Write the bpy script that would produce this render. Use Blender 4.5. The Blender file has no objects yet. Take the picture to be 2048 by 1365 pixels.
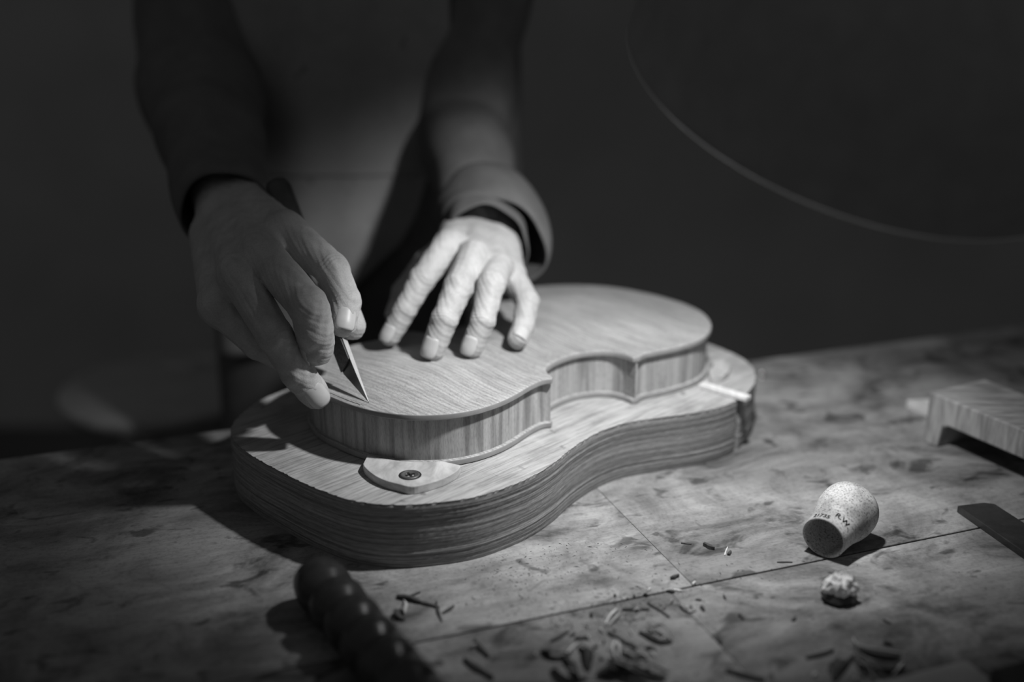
import bpy, bmesh, math, random
import numpy as np
from mathutils import Vector, Matrix
from mathutils.geometry import delaunay_2d_cdt
random.seed(7)
rng = np.random.default_rng(7)
MM = 0.001
scn = bpy.context.scene
COL = scn.collection

# ------------------------------------------------------------------ camera, world, lamp, exposure
FPX, PITCH, CAMH = 2200.0, 0.32058, 353.0          # focal length in px of a 2048 frame, downward pitch, height over bench (mm)
cp_, sp_ = math.cos(PITCH), math.sin(PITCH)
FWD = np.array([0, cp_, -sp_]); UPV = np.array([0, sp_, cp_]); CAM = np.array([0, 0, CAMH])
def ray(x, y): return FWD + np.array([1., 0, 0])*(x-1024)/FPX + UPV*(682.5-y)/FPX
def D(x, y, d): return CAM + ray(x, y)*d             # a point of the photo at view depth d (mm)
def T(x, y, z=0.):                                   # a point of the photo on the level plane z (mm)
    r = ray(x, y); return CAM + r*((z-CAMH)/r[2])

cd = bpy.data.cameras.new('camera'); cam = bpy.data.objects.new('camera', cd); COL.objects.link(cam)
cam.location = (0, 0, CAMH*MM); cam.rotation_euler = (math.pi/2-PITCH, 0, 0)
cd.sensor_width = 36; cd.lens = FPX/2048*36; cd.clip_start = .01
cd.dof.use_dof = True; cd.dof.focus_distance = .727; cd.dof.aperture_fstop = 2.0
scn.camera = cam
w = bpy.data.worlds.new('world'); scn.world = w; w.use_nodes = True
w.node_tree.nodes['Background'].inputs[0].default_value = (1, 1, 1, 1)
w.node_tree.nodes['Background'].inputs[1].default_value = 0.066
scn.view_settings.view_transform = 'Standard'; scn.view_settings.look = 'None'
scn.view_settings.exposure = 0.0; scn.view_settings.gamma = 1.0; scn.view_settings.use_curve_mapping = False
LAMP_R = 140.; LAMP_C = np.array([203., 662., 291.]); LAMP_N = np.array([-.2, .42, -.88]); LAMP_N /= np.linalg.norm(LAMP_N)
BULB = np.array([134., 640., 373.])
LAMP_AIM = BULB + np.array([-.17, .50, -1.])*300
ld = bpy.data.lights.new('lamp_light', 'SPOT'); lo = bpy.data.objects.new('lamp_light', ld); COL.objects.link(lo)
ld.energy = 7.9; ld.spot_size = math.radians(112); ld.spot_blend = .85; ld.shadow_soft_size = .012
lo.location = Vector(BULB*MM)
lo.rotation_euler = Vector(LAMP_AIM-BULB).to_track_quat('-Z', 'Y').to_euler()

# ------------------------------------------------------------------ material helpers
class NT:
    def __init__(s, name):
        s.m = bpy.data.materials.new(name); s.m.use_nodes = True
        s.t = s.m.node_tree; s.b = s.t.nodes['Principled BSDF']
    def n(s, typ, **k):
        o = s.t.nodes.new(typ)
        for a, v in k.items():
            if a in ('operation', 'noise_dimensions', 'wave_type', 'bands_direction', 'blend_type', 'feature', 'data_type', 'wave_profile'): setattr(o, a, v)
            else: o.inputs[a.replace('_', ' ')].default_value = v
        return o
    def l(s, a, b): s.t.links.new(a, b)
    def coord(s, kind='Object', scale=(1, 1, 1), rot=(0, 0, 0), loc=(0, 0, 0)):
        c = s.n('ShaderNodeTexCoord'); m = s.n('ShaderNodeMapping')
        m.inputs['Scale'].default_value = scale; m.inputs['Rotation'].default_value = rot; m.inputs['Location'].default_value = loc
        s.l(c.outputs[kind], m.inputs[0]); return m.outputs[0]
    def ramp(s, fac, stops):
        r = s.n('ShaderNodeValToRGB'); e = r.color_ramp.elements
        while len(e) < len(stops): e.new(.5)
        for q, (p, v) in zip(e, stops): q.position = p; q.color = (v, v, v, 1)
        s.l(fac, r.inputs[0]); return r.outputs[0]
    def mul(s, a, b, f=1.0, blend='MULTIPLY'):
        x = s.n('ShaderNodeMix', data_type='RGBA', blend_type=blend); x.inputs[0].default_value = f
        s.l(a, x.inputs[6]); s.l(b, x.inputs[7]); return x.outputs[2]
    def noise(s, vec, scale, detail=4., rough=.55, dist=0.):
        x = s.n('ShaderNodeTexNoise', Scale=scale, Detail=detail, Roughness=rough, Distortion=dist); s.l(vec, x.inputs['Vector']); return x.outputs['Fac']
    def bump(s, h, strength=.3, dist=.001):
        x = s.n('ShaderNodeBump', Strength=strength, Distance=dist); s.l(h, x.inputs['Height']); s.l(x.outputs[0], s.b.inputs['Normal'])
    def col(s, c): s.l(c, s.b.inputs['Base Color'])
    def rough(s, v, spec=.3): s.b.inputs['Roughness'].default_value = v; s.b.inputs['Specular IOR Level'].default_value = spec

def plain(name, g, rough=.6, metal=0., spec=.3, var=.15, nscale=60, bump=.1):
    k = NT(name); v = k.coord()
    nz = k.noise(v, nscale)
    k.col(k.ramp(nz, [(.25, g*(1-var)), (.75, g*(1+var))])); k.rough(rough, spec)
    k.b.inputs['Metallic'].default_value = metal
    if bump: k.bump(nz, bump, .0006)
    return k.m

def mat_plate():
    k = NT('flamed_maple')
    v = k.coord(scale=(1, 1, 1))
    # flame runs across the width (x); it repeats along y
    wv = k.n('ShaderNodeTexWave', wave_type='BANDS', bands_direction='Y', Scale=88., Distortion=5., Detail=3.)
    wv.inputs['Detail Scale'].default_value = 1.4; wv.inputs['Detail Roughness'].default_value = .6
    v2 = k.coord(scale=(.28, 1, 1)); k.l(v2, wv.inputs['Vector'])
    c1 = k.ramp(wv.outputs['Fac'], [(.0, .39), (.5, .46), (1., .50)])
    n1 = k.noise(k.coord(scale=(3, 26, 3)), 9., 4, .6, .5)
    c2 = k.ramp(n1, [(.35, .72), (.6, 1.0)])
    n2 = k.noise(k.coord(scale=(60, 330, 60)), 9., 2, .5)
    c3 = k.ramp(n2, [(.38, .5), (.47, 1.0)])
    n4 = k.noise(k.coord(scale=(1, 1, 1)), 7., 3, .5); c4 = k.ramp(n4, [(.3, .8), (.7, 1.08)])
    k.col(k.mul(k.mul(k.mul(c1, c2), c3, .8), c4)); k.rough(.5, .35)
    k.bump(n2, .25, .0006); return k.m

def mat_rib():
    k = NT('flamed_rib_maple')
    v = k.coord('UV', scale=(1, .22, 1))
    sh = k.coord('UV', rot=(0, 0, math.radians(9)), scale=(1, 1, 1))
    n1 = k.noise(k.coord('UV', rot=(0, 0, .12), scale=(170, 9, 1)), 1., 3, .55, .3)
    c1 = k.ramp(n1, [(.34, .23), (.5, .40), (.66, .51)])
    n2 = k.noise(k.coord('UV', scale=(1500, 260, 1)), 1., 2, .5)
    c2 = k.ramp(n2, [(.35, .72), (.55, 1.0)])
    k.col(k.mul(c1, c2, .7)); k.rough(.5, .3); k.bump(n1, .12, .0006); return k.m

def mat_board():
    k = NT('worn_board_top')
    R = math.radians(0)
    n1 = k.noise(k.coord(scale=(420, 26, 60)), 1., 5, .62, .4)
    n3 = k.noise(k.coord(), 26., 5, .6)
    n4 = k.noise(k.coord(scale=(70, 70, 70)), 1., 3, .5)
    c = k.mul(k.ramp(n1, [(.32, .27), (.52, .45), (.8, .54)]), k.ramp(n3, [(.32, .72), (.55, 1.0)]))
    c = k.mul(c, k.ramp(n4, [(.26, .35), (.33, 1.0)]), .75)
    k.col(c); k.rough(.75, .15); k.bump(n1, .8, .0016); return k.m

def mat_ply():
    k = NT('laminated_edge')
    n1 = k.noise(k.coord('UV', scale=(7, 560, 1)), 1., 4, .62, .5)
    n2 = k.noise(k.coord('UV', scale=(120, 700, 1)), 1., 2, .5)
    c = k.mul(k.ramp(n1, [(.36, .15), (.5, .28), (.66, .38)]), k.ramp(n2, [(.35, .65), (.6, 1.)]), .7)
    k.col(c); k.rough(.6, .25); k.bump(n1, .3, .0012); return k.m

def mat_bench():
    k = NT('stained_bench_wood')
    g = k.noise(k.coord(scale=(7, 40, 20)), 1.6, 6, .62, .8)
    f = k.noise(k.coord(scale=(40, 420, 60)), 2.0, 3, .6)
    blot = k.noise(k.coord(scale=(1, 1.25, 1)), 13., 6, .66, .7)
    big = k.noise(k.coord(scale=(1, 1.2, 1), loc=(.7, .25, 0)), 4.5, 3, .5, .4)
    spots = k.noise(k.coord(scale=(.8, 1.15, 1), loc=(.31, .12, 0)), 46., 3, .5, .9)
    fine = k.noise(k.coord(), 420., 2, .5)
    c = k.ramp(g, [(.3, .22), (.5, .275), (.7, .32)])
    c = k.mul(c, k.ramp(f, [(.3, .86), (.6, 1.04)]))
    c = k.mul(c, k.ramp(blot, [(.34, .36), (.46, .82), (.60, 1.3)]))
    c = k.mul(c, k.ramp(big, [(.34, .62), (.52, 1.0), (.7, 1.12)]))
    c = k.mul(c, k.ramp(spots, [(.32, .22), (.42, 1.0)]), .8)
    c = k.mul(c, k.ramp(fine, [(.3, .66), (.5, 1.0)]), .6)
    k.col(c); k.rough(.62, .3); k.bump(f, .2, .0008); return k.m

def mat_cork():
    k = NT('speckled_turned_wood')
    n1 = k.noise(k.coord(), 760., 3, .6); n2 = k.noise(k.coord(), 50., 3, .5)
    k.col(k.mul(k.ramp(n1, [(.30, .16), (.45, .58), (.7, .74)]), k.ramp(n2, [(.35, .55), (.55, 1.)])))
    k.rough(.75, .2); k.bump(n1, .25, .0005); return k.m

def mat_skin():
    k = NT('skin')
    n1 = k.noise(k.coord(), 55., 4, .6); n2 = k.noise(k.coord(scale=(1, 1, 1)), 900., 3, .6)
    vo = k.n('ShaderNodeTexVoronoi', Scale=950.); k.l(k.coord(), vo.inputs['Vector'])
    k.col(k.mul(k.ramp(n1, [(.3, .37), (.7, .50)]), k.ramp(n2, [(.3, .85), (.6, 1.)])))
    k.rough(.58, .28); k.bump(vo.outputs['Distance'], .16, .0006)
    k.b.inputs['Subsurface Weight'].default_value = .08; k.b.inputs['Subsurface Radius'].default_value = (.003, .003, .003)
    k.b.inputs['Subsurface Scale'].default_value = 1.0
    return k.m

def mat_cloth(name, g, sc=1400., var=.15, nb=30.):
    k = NT(name)
    n1 = k.noise(k.coord(), nb, 4, .6); wv = k.noise(k.coord(), sc, 2, .5)
    k.col(k.mul(k.ramp(n1, [(.3, g*(1-var)), (.7, g*(1+var))]), k.ramp(wv, [(.3, .85), (.7, 1.)])))
    k.rough(.9, .1); k.bump(wv, .3, .0008); return k.m

def mat_apron():
    k = NT('stained_apron_cloth')
    n1 = k.noise(k.coord(), 14., 4, .6); wv = k.noise(k.coord(), 1200., 2, .5)
    sp = k.noise(k.coord(), 42., 2, .5)
    c = k.mul(k.ramp(n1, [(.3, .25), (.7, .33)]), k.ramp(wv, [(.3, .85), (.7, 1.)]))
    c = k.mul(c, k.ramp(sp, [(.24, .4), (.31, 1.)]), .8)
    k.col(c); k.rough(.92, .08); k.bump(wv, .25, .0008); return k.m

def mat_streak(name, lo_, hi_, scale, rough=.55):
    k = NT(name)
    n1 = k.noise(k.coord(scale=scale), 1., 4, .6, .4)
    k.col(k.ramp(n1, [(.32, lo_), (.66, hi_)])); k.rough(rough, .25); k.bump(n1, .2, .0008); return k.m

M = dict(plate=mat_plate(), rib=mat_rib(), board=mat_board(), ply=mat_ply(), bench=mat_bench(), cork=mat_cork(), skin=mat_skin(),
         nail=plain('nail', .5, .4, 0, .35, .06, 200, .03), shirt=mat_cloth('dark_shirt_cloth', .15), cuff=mat_cloth('shirt_cuff_cloth', .115),
         apron=mat_apron(), trousers=mat_cloth('trouser_cloth', .08),
         steel=plain('painted_shade_steel', .16, .34, .9, .5, .1, 300, .05), darksteel=plain('dark_steel', .10, .42, .8, .5, .3, 120, .1),
         edge=plain('shaded_edge_maple', .27, .5, 0, .3, .12, 90, .05), brass=plain('screw_metal', .13, .5, .5, .4, .3, 300, .1),
         wrap=plain('dark_tape_wrap', .16, .7, 0, .2, .5, 700, .3), spine=plain('painted_glint_steel', .75, .42, 1., .5, .06, 500, .05), darkwood=plain('dark_oiled_wood', .04, .3, 0, .45, .3, 90, .1),
         white=plain('chalky_white', .82, .8, 0, .2, .12, 260, .5), gloss=plain('dark_resin', .035, .16, 0, .6, .3, 120, .2),
         pale=mat_streak('pale_split_wood', .58, .76, (300, 30, 60)), shaving=mat_streak('wood_shaving', .28, .46, (200, 200, 200)),
         bark=plain('dark_splinter_wood', .07, .7, 0, .2, .4, 300, .2), spruce=mat_streak('striped_softwood', .16, .42, (26, 160, 26)),
         pine=mat_streak('dull_planed_wood', .30, .42, (20, 120, 40)), cleat=mat_streak('scuffed_cleat_wood', .34, .60, (90, 40, 160)),
         black=plain('black_enamel', .26, .6, 0, .2, .1, 60, 0), reflector=plain('satin_aluminium', .25, .5, 0, .4, .03, 60, 0),
         chrome=plain('bright_rim_metal', .7, .25, 1., .5, .05, 60, 0), wall=plain('dim_plaster', .42, .9, 0, .1, .1, 3, .1), floorm=plain('dark_floor', .1, .8, 0, .2, .3, 4, .1),
         ink=plain('black_ink', .02, .7, 0, .2, .05, 60, 0), rubber=plain('shoe_leather', .05, .5, 0, .4, .2, 60, .1), hair=plain('grey_hair', .2, .7, 0, .3, .3, 300, .4))
em = NT('lit_bulb_glass'); em.b.inputs['Emission Color'].default_value = (1, 1, 1, 1); em.b.inputs['Emission Strength'].default_value = 1.0; M['bulb'] = em.m

# ------------------------------------------------------------------ mesh helpers (all input in mm)
def obj(name, V, F, mat, parent=None, smooth=True, uv=None, at=None):
    """one mesh object; at = origin (mm) the vertices are made relative to; parent's own origin is honoured"""
    V = np.asarray(V, float)
    o0 = np.zeros(3) if at is None else np.asarray(at, float)
    me = bpy.data.meshes.new(name)
    me.from_pydata([tuple(p) for p in (V-o0)*MM], [], [tuple(int(i) for i in f) for f in F])
    me.update()
    if smooth: me.polygons.foreach_set('use_smooth', [True]*len(me.polygons))
    if uv is not None:
        ul = me.uv_layers.new(name='UVMap'); li = np.zeros(len(me.loops), int); me.loops.foreach_get('vertex_index', li)
        ul.data.foreach_set('uv', np.asarray(uv, float)[li].ravel())
    me.materials.append(mat)
    o = bpy.data.objects.new(name, me); COL.objects.link(o)
    if parent is not None: o.parent = parent
    o.location = Vector(o0*MM)
    return o
def recalc(o):
    bm = bmesh.new(); bm.from_mesh(o.data); bmesh.ops.recalc_face_normals(bm, faces=bm.faces); bm.to_mesh(o.data); bm.free(); return o
def bevel(o, wd=.5, seg=2, ang=30):
    m = o.modifiers.new('bevel', 'BEVEL'); m.width = wd*MM; m.segments = seg; m.limit_method = 'ANGLE'; m.angle_limit = math.radians(ang); m.harden_normals = False; return o
def solid(o, t, off=0):
    m = o.modifiers.new('solid', 'SOLIDIFY'); m.thickness = t*MM; m.offset = off; return o
def tag(o, label=None, cat=None, group=None, kind=None):
    if label: o['label'] = label
    if cat: o['category'] = cat
    if group: o['group'] = group
    if kind: o['kind'] = kind
    return o
def thing(name, label, cat, loc=(0, 0, 0), rotz=0., group=None):
    o = bpy.data.objects.new(name, None); COL.objects.link(o); o.empty_display_size = .02
    o.location = Vector(np.asarray(loc, float)*MM); o.rotation_euler = (0, 0, rotz)
    return tag(o, label, cat, group)
def cr(pts, n=10):
    P = np.array(pts, float); out = []
    for i in range(len(P)-1):
        p0 = P[max(i-1, 0)]; p1 = P[i]; p2 = P[i+1]; p3 = P[min(i+2, len(P)-1)]
        for t in np.linspace(0, 1, n, endpoint=False):
            out.append(.5*((2*p1)+(-p0+p2)*t+(2*p0-5*p1+4*p2-p3)*t*t+(-p0+3*p1-3*p2+p3)*t**3))
    out.append(P[-1]); return np.array(out)
def resample(P, step, closed=False):
    P = np.asarray(P, float)
    if closed: P = np.vstack([P, P[:1]])
    s = np.concatenate([[0], np.cumsum(np.linalg.norm(np.diff(P, axis=0), axis=1))])
    n = max(2, int(round(s[-1]/step))); q = np.linspace(0, s[-1], n+1)
    R = np.stack([np.interp(q, s, P[:, k]) for k in range(P.shape[1])], 1)
    return R[:-1] if closed else R
def inset(P, d, closed=True):
    """offset a counter-clockwise 2D polyline inwards by d"""
    P = np.asarray(P, float)
    if closed: a = np.roll(P, 1, 0); b = np.roll(P, -1, 0)
    else: a = np.vstack([P[:1], P[:-1]]); b = np.vstack([P[1:], P[-1:]])
    t = b-a; t /= np.linalg.norm(t, axis=1)[:, None]+1e-9
    return P+np.stack([-t[:, 1], t[:, 0]], 1)*d
def area(P): return .5*np.sum(P[:, 0]*np.roll(P[:, 1], -1)-np.roll(P[:, 0], -1)*P[:, 1])
def seg_dist(Q, P):
    A = P; B = np.roll(P, -1, 0); AB = B-A; L = (AB**2).sum(1)+1e-9; best = np.full(len(Q), 1e9)
    for i in range(len(A)):
        t = np.clip(((Q-A[i])@AB[i])/L[i], 0, 1); best = np.minimum(best, np.hypot(*(Q-A[i]-t[:, None]*AB[i]).T))
    return best
def inside(Q, P):
    c = np.zeros(len(Q), bool); x, y = Q[:, 0], Q[:, 1]; j = len(P)-1
    for i in range(len(P)):
        xi, yi = P[i]; xj, yj = P[j]
        if yi != yj:
            m = ((yi > y) != (yj > y)) & (x < (xj-xi)*(y-yi)/(yj-yi)+xi); c ^= m
        j = i
    return c
def cdt(loop, extra=None):
    n = len(loop); pts = [Vector((float(a), float(b))) for a, b in loop]
    if extra is not None: pts += [Vector((float(a), float(b))) for a, b in extra]
    v, e, f, *_ = delaunay_2d_cdt(pts, [(i, (i+1) % n) for i in range(n)], [], 1, 1e-5)
    return np.array([(p.x, p.y) for p in v]), [tuple(t) for t in f]
def prism(loop, z0, z1):
    """closed prism over a 2D loop (counter-clockwise)"""
    loop = np.asarray(loop, float)
    if area(loop) < 0: loop = loop[::-1]
    n = len(loop); V = [(x, y, z0) for x, y in loop]+[(x, y, z1) for x, y in loop]
    F = [tuple(range(n-1, -1, -1)), tuple(range(n, 2*n))]+[(i, (i+1) % n, n+(i+1) % n, n+i) for i in range(n)]
    return np.array(V), F
def merge(*parts):
    V = []; F = []; o = 0
    for v, f in parts:
        V.append(np.asarray(v, float)); F += [tuple(i+o for i in q) for q in f]; o += len(v)
    return np.vstack(V), F
def box(c, sx, sy, sz, ax=None):
    """box centred at c; ax = 3x3 rows of local axes"""
    A = np.eye(3) if ax is None else np.asarray(ax, float)
    s = np.array([(x, y, z) for z in (-.5, .5) for y in (-.5, .5) for x in (-.5, .5)])*[sx, sy, sz]
    F = [(0, 2, 3, 1), (4, 5, 7, 6), (0, 1, 5, 4), (2, 6, 7, 3), (0, 4, 6, 2), (1, 3, 7, 5)]
    return s@A+np.asarray(c, float), F
def frames(P):
    P = np.asarray(P, float); t = np.gradient(P, axis=0); t /= np.linalg.norm(t, axis=1)[:, None]+1e-9
    n = np.zeros_like(P); h = np.array([0, 0, 1.]) if abs(t[0, 2]) < .9 else np.array([1., 0, 0])
    n0 = np.cross(t[0], h); n0 /= np.linalg.norm(n0); n[0] = n0
    for i in range(1, len(P)):
        q = n[i-1]-t[i]*(n[i-1]@t[i]); n[i] = q/(np.linalg.norm(q)+1e-9)
    return t, n, np.cross(t, n)
def sweep(P, R, seg=16, caps=True, sq=(1, 1), fold=None):
    """tube along P with radii R; sq flattens, fold(i_frac, angle) multiplies the radius"""
    P = np.asarray(P, float); R = np.broadcast_to(np.asarray(R, float), (len(P),))
    t, n, b = frames(P); V = []; th = np.linspace(0, 2*math.pi, seg, endpoint=False)
    for i in range(len(P)):
        r = R[i]*(np.ones(seg) if fold is None else fold(i/(len(P)-1), th))
        V.append(P[i]+(np.cos(th)*r*sq[0])[:, None]*n[i]+(np.sin(th)*r*sq[1])[:, None]*b[i])
    V = np.vstack(V); F = []
    for i in range(len(P)-1):
        for j in range(seg):
            k = (j+1) % seg; F.append((i*seg+j, i*seg+k, (i+1)*seg+k, (i+1)*seg+j))
    if caps:
        F.append(tuple(range(seg-1, -1, -1))); o = (len(P)-1)*seg; F.append(tuple(o+j for j in range(seg)))
    return V, F
def lathe(prof, org, axis, seg=48, ref=None):
    """profile [(s, r)] turned about axis through org"""
    a = np.asarray(axis, float); a /= np.linalg.norm(a); h = (np.array([0, 0, 1.]) if abs(a[2]) < .95 else np.array([1., 0, 0])) if ref is None else np.asarray(ref, float)
    u = h-a*(h@a); u /= np.linalg.norm(u); v = np.cross(a, u)
    th = np.linspace(0, 2*math.pi, seg, endpoint=False); V = []; F = []
    for s, r in prof:
        V.append(np.asarray(org)+a*s+max(r, 1e-3)*(np.cos(th)[:, None]*u+np.sin(th)[:, None]*v))
    for i in range(len(prof)-1):
        for j in range(seg):
            k = (j+1) % seg; F.append((i*seg+j, i*seg+k, (i+1)*seg+k, (i+1)*seg+j))
    return np.vstack(V), F

# ------------------------------------------------------------------ implicit surfaces for hands and head
def surface_nets(f, org, h):
    nx, ny, nz = f.shape; ins = f < 0
    c = np.zeros((nx-1, ny-1, nz-1), np.int8)
    corners = [(i, j, k) for i in (0, 1) for j in (0, 1) for k in (0, 1)]
    for i, j, k in corners: c += ins[i:nx-1+i, j:ny-1+j, k:nz-1+k]
    act = (c > 0) & (c < 8); idx = np.full(act.shape, -1, np.int64); cells = np.argwhere(act); idx[act] = np.arange(len(cells))
    S = np.zeros((len(cells), 3)); N = np.zeros(len(cells)); I, J, K = cells.T
    for a in corners:
        for ax in range(3):
            if a[ax]: continue
            b = list(a); b[ax] = 1
            fa = f[I+a[0], J+a[1], K+a[2]]; fb = f[I+b[0], J+b[1], K+b[2]]; m = (fa < 0) != (fb < 0)
            t = np.where(m, fa/np.where(m, fa-fb, 1), 0); p = np.array(a, float)[None]+np.zeros((len(cells), 3)); p[:, ax] += t
            S[m] += p[m]; N[m] += 1
    V = org+h*(cells+S/N[:, None]); F = []
    for ax in range(3):
        o1, o2 = [(1, 2), (2, 0), (0, 1)][ax]
        sl = [slice(1, -1)]*3; sl[ax] = slice(0, -1); sh = [slice(1, -1)]*3; sh[ax] = slice(1, None)
        A = ins[tuple(sl)]; B = ins[tuple(sh)]
        for flip, m in ((False, A & ~B), (True, ~A & B)):
            e = np.argwhere(m)+1; e[:, ax] -= 1
            q = []
            for d1, d2 in ((-1, -1), (0, -1), (0, 0), (-1, 0)):
                g = e.copy(); g[:, o1] += d1; g[:, o2] += d2; q.append(idx[g[:, 0], g[:, 1], g[:, 2]])
            q = np.stack(q, 1)
            if flip: q = q[:, ::-1]
            F.append(q[(q >= 0).all(1)])
    return V, np.vstack(F)
def cone_d(p, a, b, ra, rb):
    ba = b-a; L = max(ba@ba, 1e-6); t = np.clip(((p-a)@ba)/L, 0, 1)
    return np.linalg.norm(p-a-t[..., None]*ba, axis=-1)-(ra+(rb-ra)*t)
def smin(a, b, k):
    h = np.clip(.5+.5*(b-a)/k, 0, 1); return b+(a-b)*h-k*h*(1-h)
def unit(v): v = np.asarray(v, float); return v/np.linalg.norm(v)

def build_hand(fingers, palm, extra=(), h=.9, hint=None, kpalm=7., creases=True):
    """fingers: list of (joints tip->mcp, radii, dorsal hint); palm: list of cones (a, b, ra, rb)"""
    allp = [(p, r) for j, rr, _ in fingers for p, r in zip(j, rr)]+[(c[0], c[2]) for c in palm]+[(c[1], c[3]) for c in palm]+[(c[0], c[2]) for c in extra]+[(c[1], c[3]) for c in extra]
    lo_ = np.min([p-r-5 for p, r in allp], 0); hi_ = np.max([p+r+5 for p, r in allp], 0)
    n = np.ceil((hi_-lo_)/h).astype(int)+1
    BIG = 60.
    def region(cs):
        a = np.min([np.minimum(c[0]-c[2], c[1]-c[3]) for c in cs], 0)-14; b = np.max([np.maximum(c[0]+c[2], c[1]+c[3]) for c in cs], 0)+14
        i0 = np.clip(np.floor((a-lo_)/h).astype(int), 0, n-1); i1 = np.clip(np.ceil((b-lo_)/h).astype(int)+1, 1, n)
        sl = tuple(slice(x, y) for x, y in zip(i0, i1))
        g = np.stack(np.meshgrid(*[lo_[k]+h*np.arange(i0[k], i1[k]) for k in range(3)], indexing='ij'), -1)
        return sl, g
    field = np.full(n, BIG)
    for c in palm:
        sl, g = region([c]); field[sl] = smin(field[sl], cone_d(g, *c), kpalm)
    fing = np.full(n, BIG)
    for j, rr, hn in fingers:
        cs = [(j[i], j[i+1], rr[i], rr[i+1]) for i in range(len(j)-1)]
        sl, g = region(cs); d = np.full(g.shape[:3], BIG)
        for c in cs: d = smin(d, cone_d(g, *c), 2.0)
        for i in range(1, len(j)-1): d = smin(d, np.linalg.norm(g-j[i], axis=-1)-(rr[i]+.25), 1.5)
        # fleshy pads on the palm side
        for i in range(len(j)-1):
            ax = unit(j[i+1]-j[i]); dn = unit(hn-ax*(hn@ax)); mid = .5*(j[i]+j[i+1])-dn*rr[i]*.22
            d = smin(d, cone_d(g, mid-ax*3, mid+ax*3, rr[i]*.86, rr[i]*.86), 3.)
        if creases:
            for i in (1, 2):
                if i >= len(j)-1: break
                ax = unit(j[i+1]-j[i-1]); dn = unit(hn-ax*(hn@ax)); q = g-j[i]; s = q@ax; up = q@dn; rad = np.linalg.norm(q, axis=-1)
                m = np.clip(up/rr[i]-.15, 0, 1)*np.exp(-(rad/(rr[i]*1.7))**4)
                sd = np.cross(ax, dn); wob = .7*np.sin((q@sd)*.35)
                for off, dep in ((-4.2, .4), (-1.4, .8), (1.3, .7), (4.2, .4)) if i == 2 else ((-1.8, .45), (.5, .65), (2.6, .4)):
                    d = d+m*dep*np.exp(-((s-off-wob)/.75)**2)
        fing[sl] = np.minimum(fing[sl], d)
    field = smin(field, fing, kpalm*.75)
    for c in extra:
        sl, g = region([c]); field[sl] = smin(field[sl], cone_d(g, *c), 6.)
    X = [lo_[k]+h*np.arange(n[k]) for k in range(3)]      # soft lumps of tendons, veins and loose skin
    a, b, c = X[0][:, None, None], X[1][None, :, None], X[2][None, None, :]
    field = field+.30*np.sin(.55*a+.31*b+.2*c)*np.sin(.47*b-.38*c+1.)+.22*np.sin(.9*c+.4*a-.6*b)*np.sin(.8*a+.5*c)
    return surface_nets(field, lo_, h)

def nail_mesh(tip, dip, r, hint, L=10.5, half=50, lift=.35, off=1.6, wfac=1.0, ext=.72):
    ax = unit(tip-dip); dn = unit(hint-ax*(hint@ax)); sd = np.cross(ax, dn)
    V = []; nu, nv = 12, 13; F = []
    for i in range(nu):
        u = i/(nu-1); s = off-L+u*(L+r*ext)
        for j in range(nv):
            v = -1+2*j/(nv-1)
            # rounded root and free edge
            shrink = 1-.35*max(0, (0.28-u)/.28)**2-.25*max(0, (u-.8)/.2)**2
            a = math.radians(half)*v*shrink*wfac
            edge = max(abs(v)**6, max(0, (.12-u)/.12)**2)
            tipdrop = max(0, s)**2/(2.6*r)
            rr = r+lift-.75*edge-tipdrop*.62
            V.append(tip+ax*(s+max(0, (u-.86))*-1.5*abs(v)**2*4)+rr*(math.cos(a)*dn+math.sin(a)*sd))
    for i in range(nu-1):
        for j in range(nv-1): F.append((i*nv+j, i*nv+j+1, (i+1)*nv+j+1, (i+1)*nv+j))
    return np.array(V), F

# ------------------------------------------------------------------ the setting
def structure(name, V, F, mat): return tag(obj(name, V, F, mat, smooth=False), kind='structure')
structure('floor', *box((0, 900, -905), 16000, 5400, 20), M['floorm'])
structure('wall_back', *box((0, 3000, 1100), 16000, 60, 4000), M['wall'])

# bench turned 20 degrees against the camera
BA = math.radians(20.05); BU = np.array([math.cos(BA), math.sin(BA)]); BV = np.array([-math.sin(BA), math.cos(BA)])
def uv2w(u, v, z=0.): q = BU*u+BV*v; return np.array([q[0], q[1], z])
bench = thing('workbench', 'stained wooden workbench with planked top under everything', 'workbench', (0, 0, 0), BA)
SEAM = float(T(1400, 1170)[:2]@BV); U1 = float(T(1378, 1163)[:2]@BU); U2 = float(T(1378, 1225)[:2]@BU)
def plank(u0, u1, v0, v1):
    V, F = box(((u0+u1)/2, (v0+v1)/2, -20), u1-u0, v1-v0, 40)
    o = obj('plank', V, F, M['bench'], bench, smooth=False, at=((u0+u1)/2, (v0+v1)/2, -20)); bevel(o, .55, 2); return o
for a, b in ((-760, U1-.12), (U1+.12, 1330)): plank(a, b, SEAM+.8, 862)
for a, b in ((-760, U2-.05), (U2+.05, 1330)): plank(a, b, 120, SEAM-.8)
for u, v in ((-700, 180), (1270, 180), (-700, 802), (1270, 802)):
    V, F = box((u, v, -468), 90, 90, 855); bevel(obj('leg', V, F, M['pine'], bench, False, at=(u, v, -468)), 4)
for v in (180, 802):
    V, F = box((285, v, -95), 1880, 40, 110); bevel(obj('rail', V, F, M['pine'], bench, False, at=(285, v, -95)), 3)

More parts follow.
